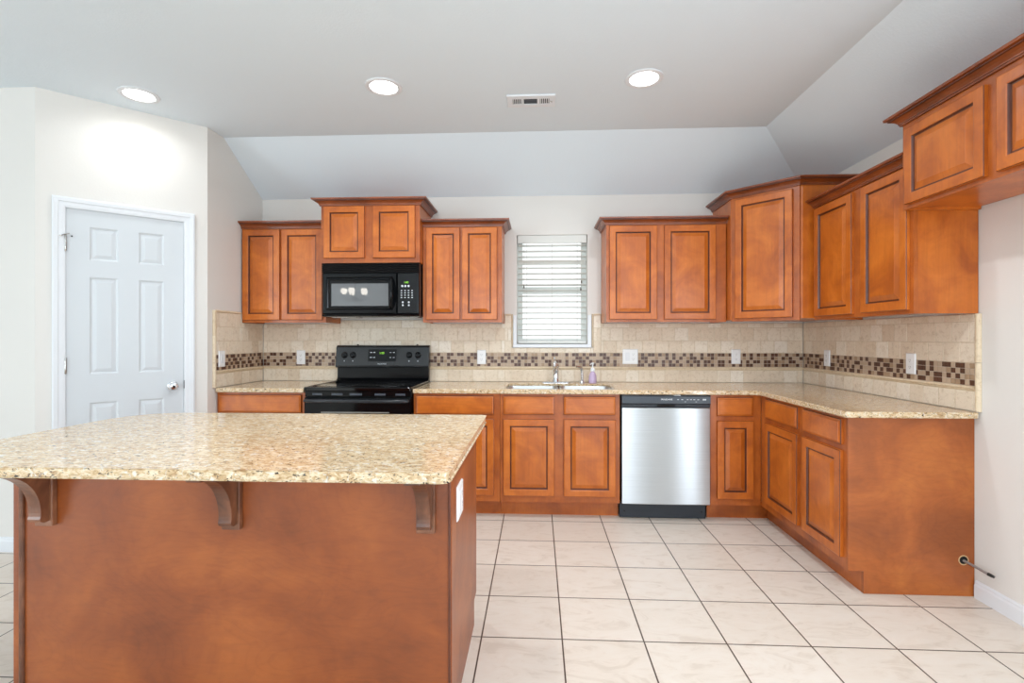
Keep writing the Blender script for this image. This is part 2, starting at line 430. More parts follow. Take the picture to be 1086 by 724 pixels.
# the slab's front polygons must face the kitchen
me = bpy.data.objects['door_slab'].data
bm = bmesh.new(); bm.from_mesh(me); bmesh.ops.remove_doubles(bm, verts=bm.verts, dist=1e-5); bmesh.ops.recalc_face_normals(bm, faces=bm.faces); bm.to_mesh(me); bm.free()
mb = MB()   # casing: stepped profile, mitred; built as a U of rings
prof = [(0, .0), (0, .008), (.012, .011), (.03, .012), (.034, .016), (.052, .018), (.061, .014), (.061, .0)]
def caspt(q, i):
    s0, s1, zt = DS0 - q, DS1 + q, DZ1 + q
    return [(s0, 0), (s0, zt), (s1, zt), (s1, 0)][i]
rows = [[FD(caspt(q, i)[0], o + .0005, caspt(q, i)[1]) for q, o in prof] for i in range(4)]
mb.grid(rows, 0, True, True)
obj('door_casing', mb, WHITE, door)
mb = MB(); dbox(mb, DS0 - .0005, DS0 + .002, -.11, .004, 0, DZ1); dbox(mb, DS1 - .002, DS1 + .0005, -.11, .004, 0, DZ1); dbox(mb, DS0, DS1, -.11, .004, DZ1 - .003, DZ1 + .0005)
obj('door_jamb', mb, WHITE, door)
for zc in (1.845, 1.095, .26):
    mb = MB(); c = FD(DS0 + .001, .006, zc)
    mb.lathe((c[0], c[1], zc - .05), (0, 0, 1), [(0, 0), (.004, .0), (.0065, .004), (.0065, .032), (.0055, .033), (.0065, .034), (.0065, .066), (.0055, .067), (.0065, .068), (.0065, .097), (.004, .101), (0, .101)], 12)
    h = obj('hinge', mb, NICKEL, door, smooth=True)
mb = MB(); p = FD(DS0 - .024, .02, 1.88); q = FD(DS0 + .006, .012, 1.898)
mb.tube([q, FD(DS0 - .006, .016, 1.893), FD(DS0 - .018, .02, 1.884), FD(DS0 - .022, .026, 1.882)], [.0025, .0025, .003, .006], 10)
mb.tube([FD(DS0 + .002, .008, 1.896), FD(DS0 + .02, .016, 1.903)], .003, 8)
obj('door_stop', mb, NICKEL, door, smooth=True)
mb = MB(); mb.tube([FD(.164, -.004, 1.889), FD(.164, .004, 1.889)], .004, 10); obj('bumper', mb, DARK, door, smooth=True)
mb = MB(); n3 = (dn.x, dn.y, 0); c = FD(.68, o0, .94)
mb.lathe(c, n3, [(0, 0), (.031, 0), (.031, .006), (.026, .01), (.012, .012), (.011, .03), (.02, .036), (.027, .046), (.0275, .055), (.022, .066), (.012, .069), (0, .07)], 28)
kn = obj('door_knob', mb, CHROME, door, smooth=True)
mb = MB(); mb.lathe(FD(.68, o0 + .0695, .94), n3, [(0, 0), (.008, 0), (.008, .002), (0, .0022)], 16); obj('lock_cylinder', mb, DARK, kn)
mb = MB(); dbox(mb, DS1 - .0025, DS1 + .004, -.002, .0085, .92, .975); obj('strike_plate', mb, DARK, door)

# ------------------------------------------------------------------ cabinet fronts
DPROF = [(0, 0), (0, .0155), (.0015, .0185), (.005, .020), (.043, .020), (.0455, .0185), (.0475, .0185), (.050, .0155), (.053, .0095), (.0575, .0095), (.082, .0185), (.0835, .0195)]
DMAT = [0, 1, 0, 0, 0, 0, 1, 1, 1, 0, 0, 0]
WPROF = [(0, 0), (0, .010), (.003, .014), (.012, .0165), (.014, .020), (.017, .020)]
WMAT = [0, 1, 0, 0, 0]
def cab_door(parent, F, x0, x1, z0, z1, name='door'):
    m_ = MB(); m_.rings(F, x0, x1, z0, z1, DPROF, DMAT)
    return obj(name, m_, [WOOD, GLAZE], parent)
def drawer(parent, F, x0, x1, z0, z1, name='drawer_front'):
    m_ = MB(); m_.rings(F, x0, x1, z0, z1, WPROF, WMAT)
    return obj(name, m_, [WOODH, GLAZE], parent)
def fbox(m_, F, x0, x1, o0, o1, z0, z1, mi=0):
    m_.grid([[F(x0, o0, z), F(x1, o0, z), F(x1, o1, z), F(x0, o1, z)] for z in (z0, z1)], mi, True, True)
CP = [(0, 0), (.010, 0), (.011, .007), (.014, .0085), (.0145, .014), (.024, .024), (.037, .031), (.044, .033), (.045, .0385), (.056, .040), (.058, .051), (0, .051)]
CM = [0, 0, 1, 0, 0, 0, 1, 1, 0, 0, 0, 0]
def crown(parent, path, z, top=None):
    m_ = MB(); m_.sweep(path, [(o, z + q) for o, q in CP], CM)
    return obj('crown_molding', m_, [CROWNM, GLAZE], parent)
def wall_cab(F, x0, x1, z0, z1, depth, label, loc, name='wall_cabinet', group='stained maple wall cabinets'):
    """F has out=0 at the face frame's front"""
    t = thing(name, label, 'cabinet', loc, group)
    m_ = MB()
    fbox(m_, F, x0, x0 + .016, -depth, -.0192, z0, z1); fbox(m_, F, x1 - .016, x1, -depth, -.0192, z0, z1)
    fbox(m_, F, x0 + .016, x1 - .016, -depth, -.0192, z0 + .014, z0 + .03); fbox(m_, F, x0 + .016, x1 - .016, -depth, -.0192, z1 - .016, z1)
    fbox(m_, F, x0 + .016, x1 - .016, -depth, -depth + .008, z0 + .03, z1 - .016)
    obj('carcass', m_, WOOD, t)
    return t
def face_frame(t, F, x0, x1, z0, z1, stiles=(), top=.04, bot=.035, sw=.04, rails=()):
    m_ = MB(); fbox(m_, F, x0, x1, -.019, 0, z0, z1)
    return obj('face_frame', m_, WOODF, t)
UZ0, UZ1 = 1.385, 2.125
UY = 3.845
F = Fback(UY)
WALLG = None
# left of the microwave
t = wall_cab(F, LX + .004, -1.645, UZ0, UZ1, .30, 'two door wall cabinet hung between the left wall and the microwave', (-1.98, UY + .15, UZ0))
face_frame(t, F, LX + .004, -1.645, UZ0, UZ1, [(-2.02, -1.98)])
cab_door(t, F, -2.305, -2.008, 1.405, 2.112); cab_door(t, F, -1.993, -1.668, 1.405, 2.112)
crown(t, [(LX + .004, UY), (-1.645, UY)], UZ1 - .005)
# above the microwave
MYF = 3.75; F = Fback(MYF)
MX0, MX1 = -1.64, -.882
t = wall_cab(F, MX0, MX1, 1.834, 2.278, .395, 'short tall-set wall cabinet with two square doors directly above the black microwave', (-1.26, 3.95, 1.834))
face_frame(t, F, MX0, MX1, 1.834, 2.278, [(-1.30, -1.22)])
cab_door(t, F, -1.616, -1.302, 1.868, 2.262); cab_door(t, F, -1.238, -.916, 1.868, 2.262)
crown(t, [(MX0, BY - .005), (MX0, MYF), (MX1, MYF), (MX1, BY - .005)], 2.266)
# right of the microwave
F = Fback(UY)
t = wall_cab(F, -.880, -.268, UZ0, UZ1, .30, 'two door wall cabinet between the microwave and the window', (-.57, UY + .15, UZ0))
face_frame(t, F, -.880, -.268, UZ0, UZ1, [(-.60, -.56)])
cab_door(t, F, -.853, -.591, 1.405, 2.112); cab_door(t, F, -.575, -.305, 1.405, 2.112)
crown(t, [(-.880, UY), (-.268, UY), (-.268, BY - .005)], UZ1 - .005)
# right of the window
t = wall_cab(F, .524, 1.415, UZ0, UZ1, .30, 'wide two door wall cabinet just right of the window, beside the angled corner cabinet', (.97, UY + .15, UZ0))
face_frame(t, F, .524, 1.415, UZ0, UZ1, [(.885, .965)], sw=.045)
cab_door(t, F, .546, .902, 1.405, 2.112); cab_door(t, F, .955, 1.335, 1.405, 2.112)
crown(t, [(.524, BY - .005), (.524, UY), (1.415, UY)], UZ1 - .005)
# diagonal corner cabinet
P0 = Vector((1.421, 3.752)); P1 = Vector((1.742, 3.431)); DL = (P1 - P0).length
du = (P1 - P0) / DL; do = Vector((du.y, -du.x))
def FDG(a, o, z): p = P0 + du * a + do * o; return (p.x, p.y, z)
t = thing('corner_cabinet', 'tall angled corner wall cabinet with a single door', 'cabinet', (1.8, 3.8, UZ0), 'stained maple wall cabinets')
DZT = 2.285
pin = [(1.421, BY - .003), (1.421, 3.753)] + [FDG(.002, -.0195, 0)[:2]] + [FDG(DL - .002, -.0195, 0)[:2]] + [(1.743, 3.431), (RX - .003, 3.431), (RX - .003, BY - .003)]
mb = MB()
pin2 = [(1.421, BY - .003), (1.421, 3.772), (1.762, 3.431), (RX - .003, 3.431), (RX - .003, BY - .003)]
mb.prism(pin2, UZ0 + .012, DZT); obj('carcass', mb, WOOD, t)
mb = MB()
fbox(mb, FDG, 0, DL, -.013, 0, UZ0, DZT)
obj('face_frame', mb, WOODF, t)
cab_door(t, FDG, .03, DL - .04, 1.405, 2.262)
crown(t, [(1.421, BY - .005), tuple(P0), tuple(P1), (RX - .005, 3.431)], 2.279)
# right wall uppers
F = Fright(1.835)
t = wall_cab(F, -3.428, -2.546, UZ0, UZ1, .30, 'two door wall cabinet on the right wall beside the angled corner cabinet', (1.99, 2.99, UZ0))
face_frame(t, F, -3.428, -2.546, UZ0, UZ1, [(-2.99, -2.94)])
cab_door(t, F, -3.40, -3.008, 1.405, 2.108); cab_door(t, F, -2.925, -2.572, 1.405, 2.108)
crown(t, [(1.835, 3.428), (1.835, 2.546)], UZ1 - .005)
# over the refrigerator space
F = Fright(1.782)
t = wall_cab(F, -2.544, -1.62, 1.885, 2.303, .352, 'short deep wall cabinet over the empty refrigerator space, nearest the camera', (1.96, 2.08, 1.885))
face_frame(t, F, -2.544, -1.62, 1.885, 2.303, [(-2.095, -2.035)])
cab_door(t, F, -2.512, -2.080, 1.905, 2.268); cab_door(t, F, -2.026, -1.645, 1.905, 2.268)
crown(t, [(RX - .005, 2.544), (1.782, 2.544), (1.782, 1.62), (RX - .005, 1.62)], 2.297)

# ------------------------------------------------------------------ base cabinets
BZ0, BZ1 = .112, .873
def base_cab(F, x0, x1, depth, label, loc, stiles=(), toe=.075, group='stained maple base cabinets', carc=None, tx0=None, tx1=None):
    t = thing('base_cabinet', label, 'cabinet', loc, group)
    m_ = MB(); c0, c1 = carc or (x0, x1)
    fbox(m_, F, c0, c0 + .016, -depth, -.0192, BZ0, BZ1); fbox(m_, F, c1 - .016, c1, -depth, -.0192, BZ0, BZ1)
    fbox(m_, F, c0 + .016, c1 - .016, -depth, -.0192, BZ0, BZ0 + .016); fbox(m_, F, c0 + .016, c1 - .016, -depth, -depth + .008, BZ0 + .016, BZ1)
    obj('carcass', m_, WOOD, t)
    m_ = MB(); fbox(m_, F, x0 if tx0 is None else tx0, x1 if tx1 is None else tx1, -toe - .014, -toe, 0, BZ0 - .0005); obj('toe_kick', m_, WOODF, t)
    face_frame(t, F, x0, x1, BZ0, BZ1, stiles, top=.03, bot=.045, rails=[(.695, .735)])
    return t
DR = (.727, .857); DO = (.158, .695)
t = base_cab(FB, LX + .004, -1.665, .59, 'single drawer base cabinet between the left wall and the range', (-1.99, 3.84, 0))
drawer(t, FB, -2.30, -1.69, *DR); cab_door(t, FB, -2.30, -2.0, *DO); cab_door(t, FB, -1.99, -1.69, *DO)
t = base_cab(FB, -.876, -.262, .59, 'base cabinet right of the range, half hidden behind the island', (-.57, 3.84, 0))
drawer(t, FB, -.858, -.303, *DR); cab_door(t, FB, -.858, -.585, *DO); cab_door(t, FB, -.575, -.303, *DO)
t = base_cab(FB, -.260, .576, .59, 'sink base cabinet with two false drawer fronts over two doors', (.16, 3.84, 0), [(.125, .185)])
for a, b_ in ((-.237, .121), (.186, .546)): drawer(t, FB, a, b_, *DR, name='false_drawer_front'); cab_door(t, FB, a, b_, *DO)
t = base_cab(FB, 1.196, FX - .001, .59, 'narrow one drawer base cabinet in the corner right of the dishwasher', (1.36, 3.84, 0), tx1=1.6145)
drawer(t, FB, 1.238, 1.482, *DR); cab_door(t, FB, 1.238, 1.482, *DO)
# right run with a finished end panel
t = base_cab(FR, -FY + .002, -2.59, .58, 'two drawer two door base cabinet on the right wall with a plain finished end', (1.84, 3.05, 0), [(-3.02, -2.965)], tx0=-3.6285)
for a, b_ in ((-3.45, -3.035), (-2.975, -2.612)): drawer(t, FR, a, b_, .729, .857); cab_door(t, FR, a, b_, .163, .698)
mb = MB()
prof = [(FX - .001, .873), (RX - .002, .873), (RX - .002, .001), (FX + .074, .001), (FX + .074, BZ0), (FX - .001, BZ0)]
mb.grid([[(x, y, z) for x, z in prof] for y in (2.571, 2.5895)], 0, True, True)
obj('end_panel', mb, PLYE, t)
HX, HZ = 2.087, .177
mb = MB(); mb.lathe((HX, 2.5712, HZ), (0, -1, 0), [(.0245, 0), (.0245, .0012), (.0195, .0012), (.0195, .0004)], 24, caps=False); obj('hole_rim', mb, PLYRAW, t)
mb = MB(); mb.lathe((HX, 2.5712, HZ), (0, -1, 0), [(0, .0003), (.020, .0003), (.020, 0)], 24); obj('pipe_hole', mb, DARK, t)

mb = MB(); pts = [(HX - .004, 2.566, HZ), (HX + .002, 2.54, HZ - .003), (HX + .012, 2.50, HZ - .009), (HX + .021, 2.452, HZ - .016)]
hose = thing('water_supply_line', 'short grey braided hose poking out of the end panel near the floor', 'hose', pts[0])
mb.tube(pts, .0065, 10); obj('hose', mb, RUBBER, hose, smooth=True)
mb = MB(); mb.tube([(pts[3][0] - .003, 2.459, HZ - .0148), (pts[3][0] + .001, 2.449, HZ - .0165), (pts[3][0] + .006, pts[3][1] - .016, pts[3][2] - .003)], [.0078, .0078, .006], 10); obj('fitting', mb, simple('hose_fitting', lin(60, 58, 56), .35, .7), hose, smooth=True)

# ------------------------------------------------------------------ countertops
def rounded(poly, radii, n=6):
    out = []; N = len(poly)
    for i, (p, r) in enumerate(zip(poly, radii)):
        p = Vector(p)
        if r <= 0: out.append(tuple(p)); continue
        a = (Vector(poly[i - 1]) - p).normalized(); b_ = (Vector(poly[(i + 1) % N]) - p).normalized()
        p0 = p + a * r; p1 = p + b_ * r
        for k in range(n + 1):
            u = k / n; out.append(tuple(p0 * (1 - u) ** 2 + p * 2 * u * (1 - u) + p1 * u * u))
    return out
def counter(name, poly, z0, z1, label, hole=None):
    bm = bmesh.new(); off = Vector((sum(p[0] for p in poly) / len(poly), sum(p[1] for p in poly) / len(poly), z0))
    loops = [poly] + ([hole] if hole else [])
    def ring(pts, inset, z):
        N = len(pts); res = []
        for i in range(N):
            p = Vector(pts[i]); d0 = (p - Vector(pts[i - 1])); d1 = (Vector(pts[(i + 1) % N]) - p)
            d0 = d0.normalized() if d0.length > 1e-6 else d1.normalized(); d1 = d1.normalized() if d1.length > 1e-6 else d0
            n0 = Vector((-d0.y, d0.x)); n1 = Vector((-d1.y, d1.x)); n_ = (n0 + n1) / (1 + n0.dot(n1))
            q = p + n_ * inset; res.append(bm.verts.new((q.x - off.x, q.y - off.y, z - off.z)))
        return res
    tops = []; bots = []
    e = .0045
    for li, L in enumerate(loops):
        zb = z0 if li == 0 else z0 + .0135
        r = [ring(L, e, zb), ring(L, 0, zb + e * (1 if li == 0 else .2)), ring(L, 0, z1 - e), ring(L, e * .3, z1 - e * .3), ring(L, e, z1)]
        for a, b_ in zip(r, r[1:]):
            for k in range(len(L)): bm.faces.new((a[k], a[(k + 1) % len(L)], b_[(k + 1) % len(L)], b_[k]))
        for lst, rr in ((bots, r[0]), (tops, r[-1])):
            lst += [bm.edges.get((rr[k], rr[(k + 1) % len(rr)])) for k in range(len(rr))]
    for lst in (tops, bots): bmesh.ops.triangle_fill(bm, use_beauty=True, use_dissolve=False, edges=lst)
    bmesh.ops.recalc_face_normals(bm, faces=bm.faces)
    me = bpy.data.meshes.new(name); bm.to_mesh(me); bm.free(); me.materials.append(GRANITE)
    o = bpy.data.objects.new(name, me); C.objects.link(o); o.location = off; W[o] = off
    return tag(o, label, 'countertop')
CZ0, CZ1 = .8745, .905
TB = BY - .0135      # face of the back splash
counter('countertop', [(LX + .014, 3.505), (-1.664, 3.505), (-1.664, TB), (LX + .014, TB)], CZ0, CZ1, 'short speckled granite countertop left of the range')
SX0, SX1, SY0, SY1 = -.225, .553, 3.562, 3.972
hole = rounded([(SX0, SY0), (SX0, SY1), (SX1, SY1), (SX1, SY0)], [.06] * 4, 6)     # clockwise so the inset goes outwards
Lp = rounded([(-.874, 3.505), (1.505, 3.505), (1.505, 2.535), (RX - .0135, 2.535), (RX - .0135, TB), (-.874, TB)], [0, .02, .03, 0, 0, 0], 5)
counter('countertop', Lp, CZ0, CZ1, 'long L shaped speckled granite countertop around the sink and right corner', hole)

# ------------------------------------------------------------------ sink, faucet, sprayer, soap
sink = thing('kitchen_sink', 'double bowl stainless steel undermount sink in the granite counter', 'sink', (.164, 3.78, .70))
def bowl(x0, x1, y0, y1):
    m_ = MB()
    def rr(i, z, r): return [(x, y, z) for x, y in rounded([(x0 + i, y0 + i), (x1 - i, y0 + i), (x1 - i, y1 - i), (x0 + i, y1 - i)], [r] * 4, 6)]
    rows = [rr(-.008, .8872, .065), rr(0, .8872, .055), rr(.002, .882, .055), rr(.008, .72, .055), rr(.02, .70, .05), rr(.05, .692, .04)]
    m_.grid(rows, 0, True, False); m_.face(rows[-1])
    rows2 = [[(x, y, z - .002) for x, y, z in r] for r in (rr(-.008, .8872, .065), rr(-.004, .880, .055), rr(.004, .716, .055), rr(.02, .694, .05))]
    m_.grid(rows2, 0, True, False); m_.face(rows2[-1])
    return m_
obj('bowl', bowl(SX0 + .004, .152, SY0 + .004, SY1 - .004), SINKST, sink, smooth=True, auto=50, recalc=False)
obj('bowl', bowl(.178, SX1 - .004, SY0 + .004, SY1 - .004), SINKST, sink, smooth=True, auto=50, recalc=False)
for x in (-.03, .36):
    mb = MB(); mb.lathe((x, 3.78, .693), (0, 0, 1), [(.045, 0), (.045, .003), (.035, .002), (.03, -.0005), (0, -.0005)], 20, caps=False); obj('drain', mb, CHROME, sink, smooth=True)

fx, fy = .150, 4.03
fau = thing('kitchen_faucet', 'chrome single lever faucet standing behind the sink', 'faucet', (fx, fy, CZ1))
mb = MB()
pl = rounded([(fx - .115, fy - .028), (fx + .115, fy - .028), (fx + .115, fy + .028), (fx - .115, fy + .028)], [.027] * 4, 6)
pli = rounded([(fx - .109, fy - .022), (fx + .109, fy - .022), (fx + .109, fy + .022), (fx - .109, fy + .022)], [.021] * 4, 6)
mb.grid([[(x, y, CZ1 + .0003) for x, y in pl], [(x, y, CZ1 + .006) for x, y in pl], [(x, y, CZ1 + .011) for x, y in pli]], 0, True, True)
obj('deck_plate', mb, CHROME, fau, smooth=True)
mb = MB(); mb.lathe((fx, fy, CZ1 + .011), (0, 0, 1), [(.030, 0), (.028, .012), (.0235, .02), (.0225, .075), (.025, .085), (.025, .125), (.021, .142), (.012, .15), (0, .151)], 24)
obj('body', mb, CHROME, fau, smooth=True)
mb = MB(); mb.tube([(fx, fy - .005, 1.015), (fx - .006, fy - .05, 1.045), (fx - .010, fy - .10, 1.066), (fx - .013, fy - .14, 1.075), (fx - .014, fy - .165, 1.066), (fx - .0145, fy - .176, 1.042)], [.016, .0155, .015, .0155, .017, .017], 14)
obj('spout', mb, CHROME, fau, smooth=True)
mb = MB(); mb.tube([(fx, fy, 1.05), (fx - .003, fy - .004, 1.075), (fx - .010, fy - .022, 1.095), (fx - .014, fy - .05, 1.108)], [.010, .009, .007, .0065], 12)
obj('lever_handle', mb, CHROME, fau, smooth=True)
sx, sy = .358, 4.035
sp = thing('side_sprayer', 'small chrome side dispenser with bent spout between faucet and soap bottle', 'sprayer', (sx, sy, CZ1))
mb = MB(); mb.lathe((sx, sy, CZ1 + .0003), (0, 0, 1), [(.024, 0), (.023, .005), (.016, .012), (.014, .02), (0, .02)], 20); obj('base', mb, CHROME, sp, smooth=True)
mb = MB(); mb.tube([(sx, sy, CZ1 + .015), (sx, sy, CZ1 + .07), (sx - .001, sy - .001, CZ1 + .105), (sx - .010, sy - .006, CZ1 + .124), (sx - .03, sy - .018, CZ1 + .133), (sx - .046, sy - .03, CZ1 + .134)], [.011, .0115, .0125, .0125, .0105, .009], 14); obj('spout', mb, CHROME, sp, smooth=True)
bx_, by_ = .442, 4.03
so_ = thing('soap_bottle', 'lavender liquid soap bottle with white pump top beside the sink', 'bottle', (bx_, by_, CZ1))
mb = MB(); mb.lathe((bx_, by_, CZ1 + .0003), (0, 0, 1), [(0, 0), (.028, 0), (.031, .004), (.031, .03), (.029, .06), (.022, .08), (.014, .088), (.013, .094), (0, .094)], 24); obj('bottle', mb, SOAP, so_, smooth=True)
mb = MB(); mb.lathe((bx_, by_, CZ1 + .0945), (0, 0, 1), [(0, 0), (.0175, 0), (.0175, .02), (.012, .026), (.0055, .028), (.0055, .055), (0, .055)], 20); pc = obj('pump', mb, PLASTIC, so_, smooth=True)
mb = MB(); mb.tube([(bx_ + .008, by_, CZ1 + .155), (bx_, by_, CZ1 + .156), (bx_ - .012, by_ - .012, CZ1 + .156), (bx_ - .022, by_ - .022, CZ1 + .148)], [.008, .0085, .0055, .004], 10); obj('nozzle', mb, PLASTIC, pc, smooth=True)

# ------------------------------------------------------------------ tiled backsplash
def bsp(where, loc): return thing('tile_backsplash', 'travertine tile backsplash with brown mosaic band on the ' + where, 'backsplash', loc)
bsB = bsp('back wall', (0, BY - .006, CZ1)); bsR = bsp('right wall', (RX - .006, 3.3, CZ1)); bsL = bsp('left wall beside the pantry corner', (LX + .006, 3.8, CZ1))
def tile(m_, F, x0, x1, z0, z1, th, g=.0012, b=.0018, mi=0):
    x0 += g; x1 -= g; z0 += g; z1 -= g
    if x1 - x0 < .006 or z1 - z0 < .006: return
    b = min(b, (x1 - x0) / 3, (z1 - z0) / 3)
    rows = [[F(x0 + i, o, z0 + i), F(x1 - i, o, z0 + i), F(x1 - i, o, z1 - i), F(x0 + i, o, z1 - i)] for i, o in ((0, .002), (0, th - b * .6), (b, th))]
    m_.grid(rows, mi, True, False); m_.face(rows[-1], mi)
T4 = .1045
MZ0, MZ1 = 1.031, 1.142
def tiles_run(bs, F, x0, x1, top_of, seed):
    """top_of: list of (x0,x1,ztop) strips; rows of 4 inch tile, with a mosaic band"""
    rnd = random.Random(seed)
    gb = MB(); fld = MB(); mos = MB(); rail = MB()
    for a, b_, zt in top_of:
        fbox(gb, F, a, b_, .0005, .008, CZ1 + .0005, zt)
        for zi, (z0, z1, st) in enumerate([(CZ1 + .001, 1.003, 0.0), (MZ1 + .001, 1.243, .3), (1.243, 1.347, .8), (1.347, 1.4505, .3)]):
            z1 = min(z1, zt)
            if z1 - z0 < .01: continue
            k = math.floor((a - x0) / T4 - st)
            while True:
                p = x0 + (k + st) * T4; q = p + T4
                if p >= b_ - .001: break
                tile(fld, F, max(p, a), min(q, b_), z0, z1, .0105)
                k += 1
    # mosaic
    fbox(gb, F, x0, x1, .008, .0088, MZ0, MZ1, 1)
    ms = (MZ1 - MZ0) / 4
    n = int((x1 - x0) / ms)
    ms_x = (x1 - x0) / n; prev = [0] * 4; prev2 = [0] * 4
    for i in range(n):
        cur = []
        for j in range(4):
            d = rnd.random() < (.34 if prev[j] else .62)
            if prev[j] and prev2[j]: d = False
            if len(cur) > 1 and all(cur[-2:]): d = False
            cur.append(d); mi = 2 if d else (1 if rnd.random() < .3 else 0)
            tile(mos, F, x0 + i * ms_x, x0 + (i + 1) * ms_x, MZ0 + j * ms, MZ0 + (j + 1) * ms, .0115, .0013, .0012, mi)
        prev2 = prev; prev = cur
    obj('grout_bed', gb, [GROUT, MOS_G], bs); obj('tile_field', fld, TRAV, bs, recalc=False); obj('mosaic_band', mos, [MOS_L, MOS_M, MOS_D], bs, recalc=False, label='brown and taupe glass mosaic band')
    # chair rail in lengths
    z = 1.004; x = x0
    while x < x1 - .001:
        e = min(x + .305, x1)
        pr = [(.006, 0), (.010, .002), (.013, .006), (.013, .010), (.019, .013), (.0215, .018), (.019, .024), (.012, .026), (.006, .026)]
        rail.grid([[F(q, o, z + h) for o, h in pr] for q in (x + .0006, e - .0006)], 0, True, True); x = e
    obj('chair_rail', rail, RAILM, bs, smooth=True)
ZT = 1.4505
FWB = Fback(BY); FWR = Fright(RX); FWL = Fleft(LX)
UB = UZ0 - .001
tiles_run(bsB, FWB, LX + .0125, RX - .0125, [(LX + .0125, -1.645, UB), (-1.645, -.882, UB + .03), (-.882, -.266, UB), (-.266, WX0 - .045, ZT), (WX0 - .045, WX1 + .048, 1.184), (WX1 + .048, .522, ZT), (.522, RX - .0125, UB)], 3)
tiles_run(bsR, FWR, -(BY - .0125), -2.560, [(-(BY - .0125), -2.560, UB)], 5)
tiles_run(bsL, FWL, 3.520, BY - .0125, [(3.520, UY - .004, ZT), (UY - .004, BY - .0125, UB)], 9)
def bull(bs, F, pts, r=.014):
    """pencil edge trim; pts = (across, z) pairs"""
    m_ = MB()
    for (a0, z0), (a1, z1) in zip(pts, pts[1:]):
        L = math.hypot(a1 - a0, z1 - z0); n = max(1, round(L / .2))
        for k in range(n):
            p = [(a0 + (a1 - a0) * u, z0 + (z1 - z0) * u) for u in ((k + .004) / n, (k + .996) / n)]
            dx, dz = (a1 - a0) / L, (z1 - z0) / L
            rows = []
            for a, z in p: rows.append([F(a - dz * c_ * r, .001 + s_ * .017, z + dx * c_ * r) for c_, s_ in [(math.cos(PI * q / 8), math.sin(PI * q / 8)) for q in range(9)]])
            m_.grid(rows, 0, True, True)
    return obj('edge_trim', m_, RAILM, bs, smooth=True)
bull(bsR, FWR, [(-2.545, CZ1 + .002), (-2.545, UB)])
bull(bsL, FWL, [(3.503, CZ1 + .002), (3.503, ZT + .014)])
bull(bsL, FWL, [(3.518, ZT + .008), (UY - .022, ZT + .008)], .010)
bull(bsB, FWB, [(-.264, ZT + .006), (WX0 - .048, ZT + .006)], .007)
bull(bsB, FWB, [(WX0 - .039, 1.19), (WX0 - .039, ZT + .012)], .006)
bull(bsB, FWB, [(WX1 + .041, 1.19), (WX1 + .041, ZT + .012)], .006)
bull(bsB, FWB, [(WX1 + .05, ZT + .006), (.52, ZT + .006)], .007)

# ------------------------------------------------------------------ wall plates
def plate(F, x, z, label, w=.073, h=.118, gangs=1, kind='outlet', o=.0122):
    t = thing('wall_outlet' if kind == 'outlet' else 'light_switch', label, 'outlet' if kind == 'outlet' else 'switch', F(x, o, z - h / 2), 'white wall plates')
    m_ = MB(); m_.rings(F, x - w / 2, x + w / 2, z - h / 2, z + h / 2, [(0, o - .0005), (0, o + .002), (.004, o + .006), (.006, o + .0062)]); obj('cover_plate', m_, PLASTIC, t)
    for g in range(gangs):
        cx_ = x + (g - (gangs - 1) / 2) * .046
        if kind == 'switch' or (gangs > 1 and g == 0):
            m_ = MB(); m_.rings(F, cx_ - .0165, cx_ + .0165, z - .033, z + .033, [(0, o + .006), (0, o + .0078), (.0015, o + .009)]); obj('rocker', m_, WHITE, t)
        else:
            for dz in (-.0195, .0195):
                m_ = MB(); m_.rings(F, cx_ - .0165, cx_ + .0165, z + dz - .0145, z + dz + .0145, [(0, o + .006), (0, o + .0072), (.0015, o + .008)])
                s_ = obj('receptacle', m_, PLASTIC, t)
                m2 = MB()
                for dx in (-.006, .006): m2.rings(F, cx_ + dx - .001, cx_ + dx + .001, z + dz - .002, z + dz + .006, [(0, o + .0078), (0, o + .0083)])
                m2.rings(F, cx_ - .002, cx_ + .002, z + dz - .010, z + dz - .006, [(0, o + .0078), (0, o + .0083)])
                obj('slots', m2, simple('socket_slot', lin(120, 120, 120), .6) if 'socket_slot' not in bpy.data.materials else bpy.data.materials['socket_slot'], s_)
plate(FWB, -1.984, 1.102, 'white outlet on the mosaic left of the range')
plate(FWB, -.458, 1.107, 'white outlet on the mosaic between range and sink')
plate(FWB, .758, 1.113, 'wide double white plate on the mosaic right of the sink', w=.124, h=.122, gangs=2)
plate(FWB, 1.601, 1.114, 'white outlet on the back wall mosaic below the angled corner cabinet')
plate(FWR, -3.802, 1.117, 'white outlet on the right wall mosaic nearest the corner')
plate(FWR, -2.973, 1.119, 'white outlet on the right wall mosaic nearest the counter end')
plate(FWL, 3.575, 1.112, 'white plate on the left wall tile beside the pantry corner', kind='switch')

# ------------------------------------------------------------------ microwave
MWF = 3.735; F = Fback(MWF); mx0, mx1, mz0, mz1 = -1.628, -.884, 1.424, 1.830
mw = thing('microwave', 'black over the range microwave with grey window', 'microwave', (-1.256, 3.94, mz0))
mb = MB()
prof = [(.025, mz0 + .0), (.03, mz0 + .02), (.03, mz1), (MWF - BY + .008, mz1), (MWF - BY + .008, mz0 + .012), (-.03, mz0)]
prof = [(-.032, mz0), (-.032, mz1), (-.40, mz1), (-.40, mz0 + .012)]
mb.grid([[F(x, o, z) for o, z in prof] for x in (mx0 + .004, mx1 - .004)], 0, True, True); obj('housing', mb, BLACKM, mw)
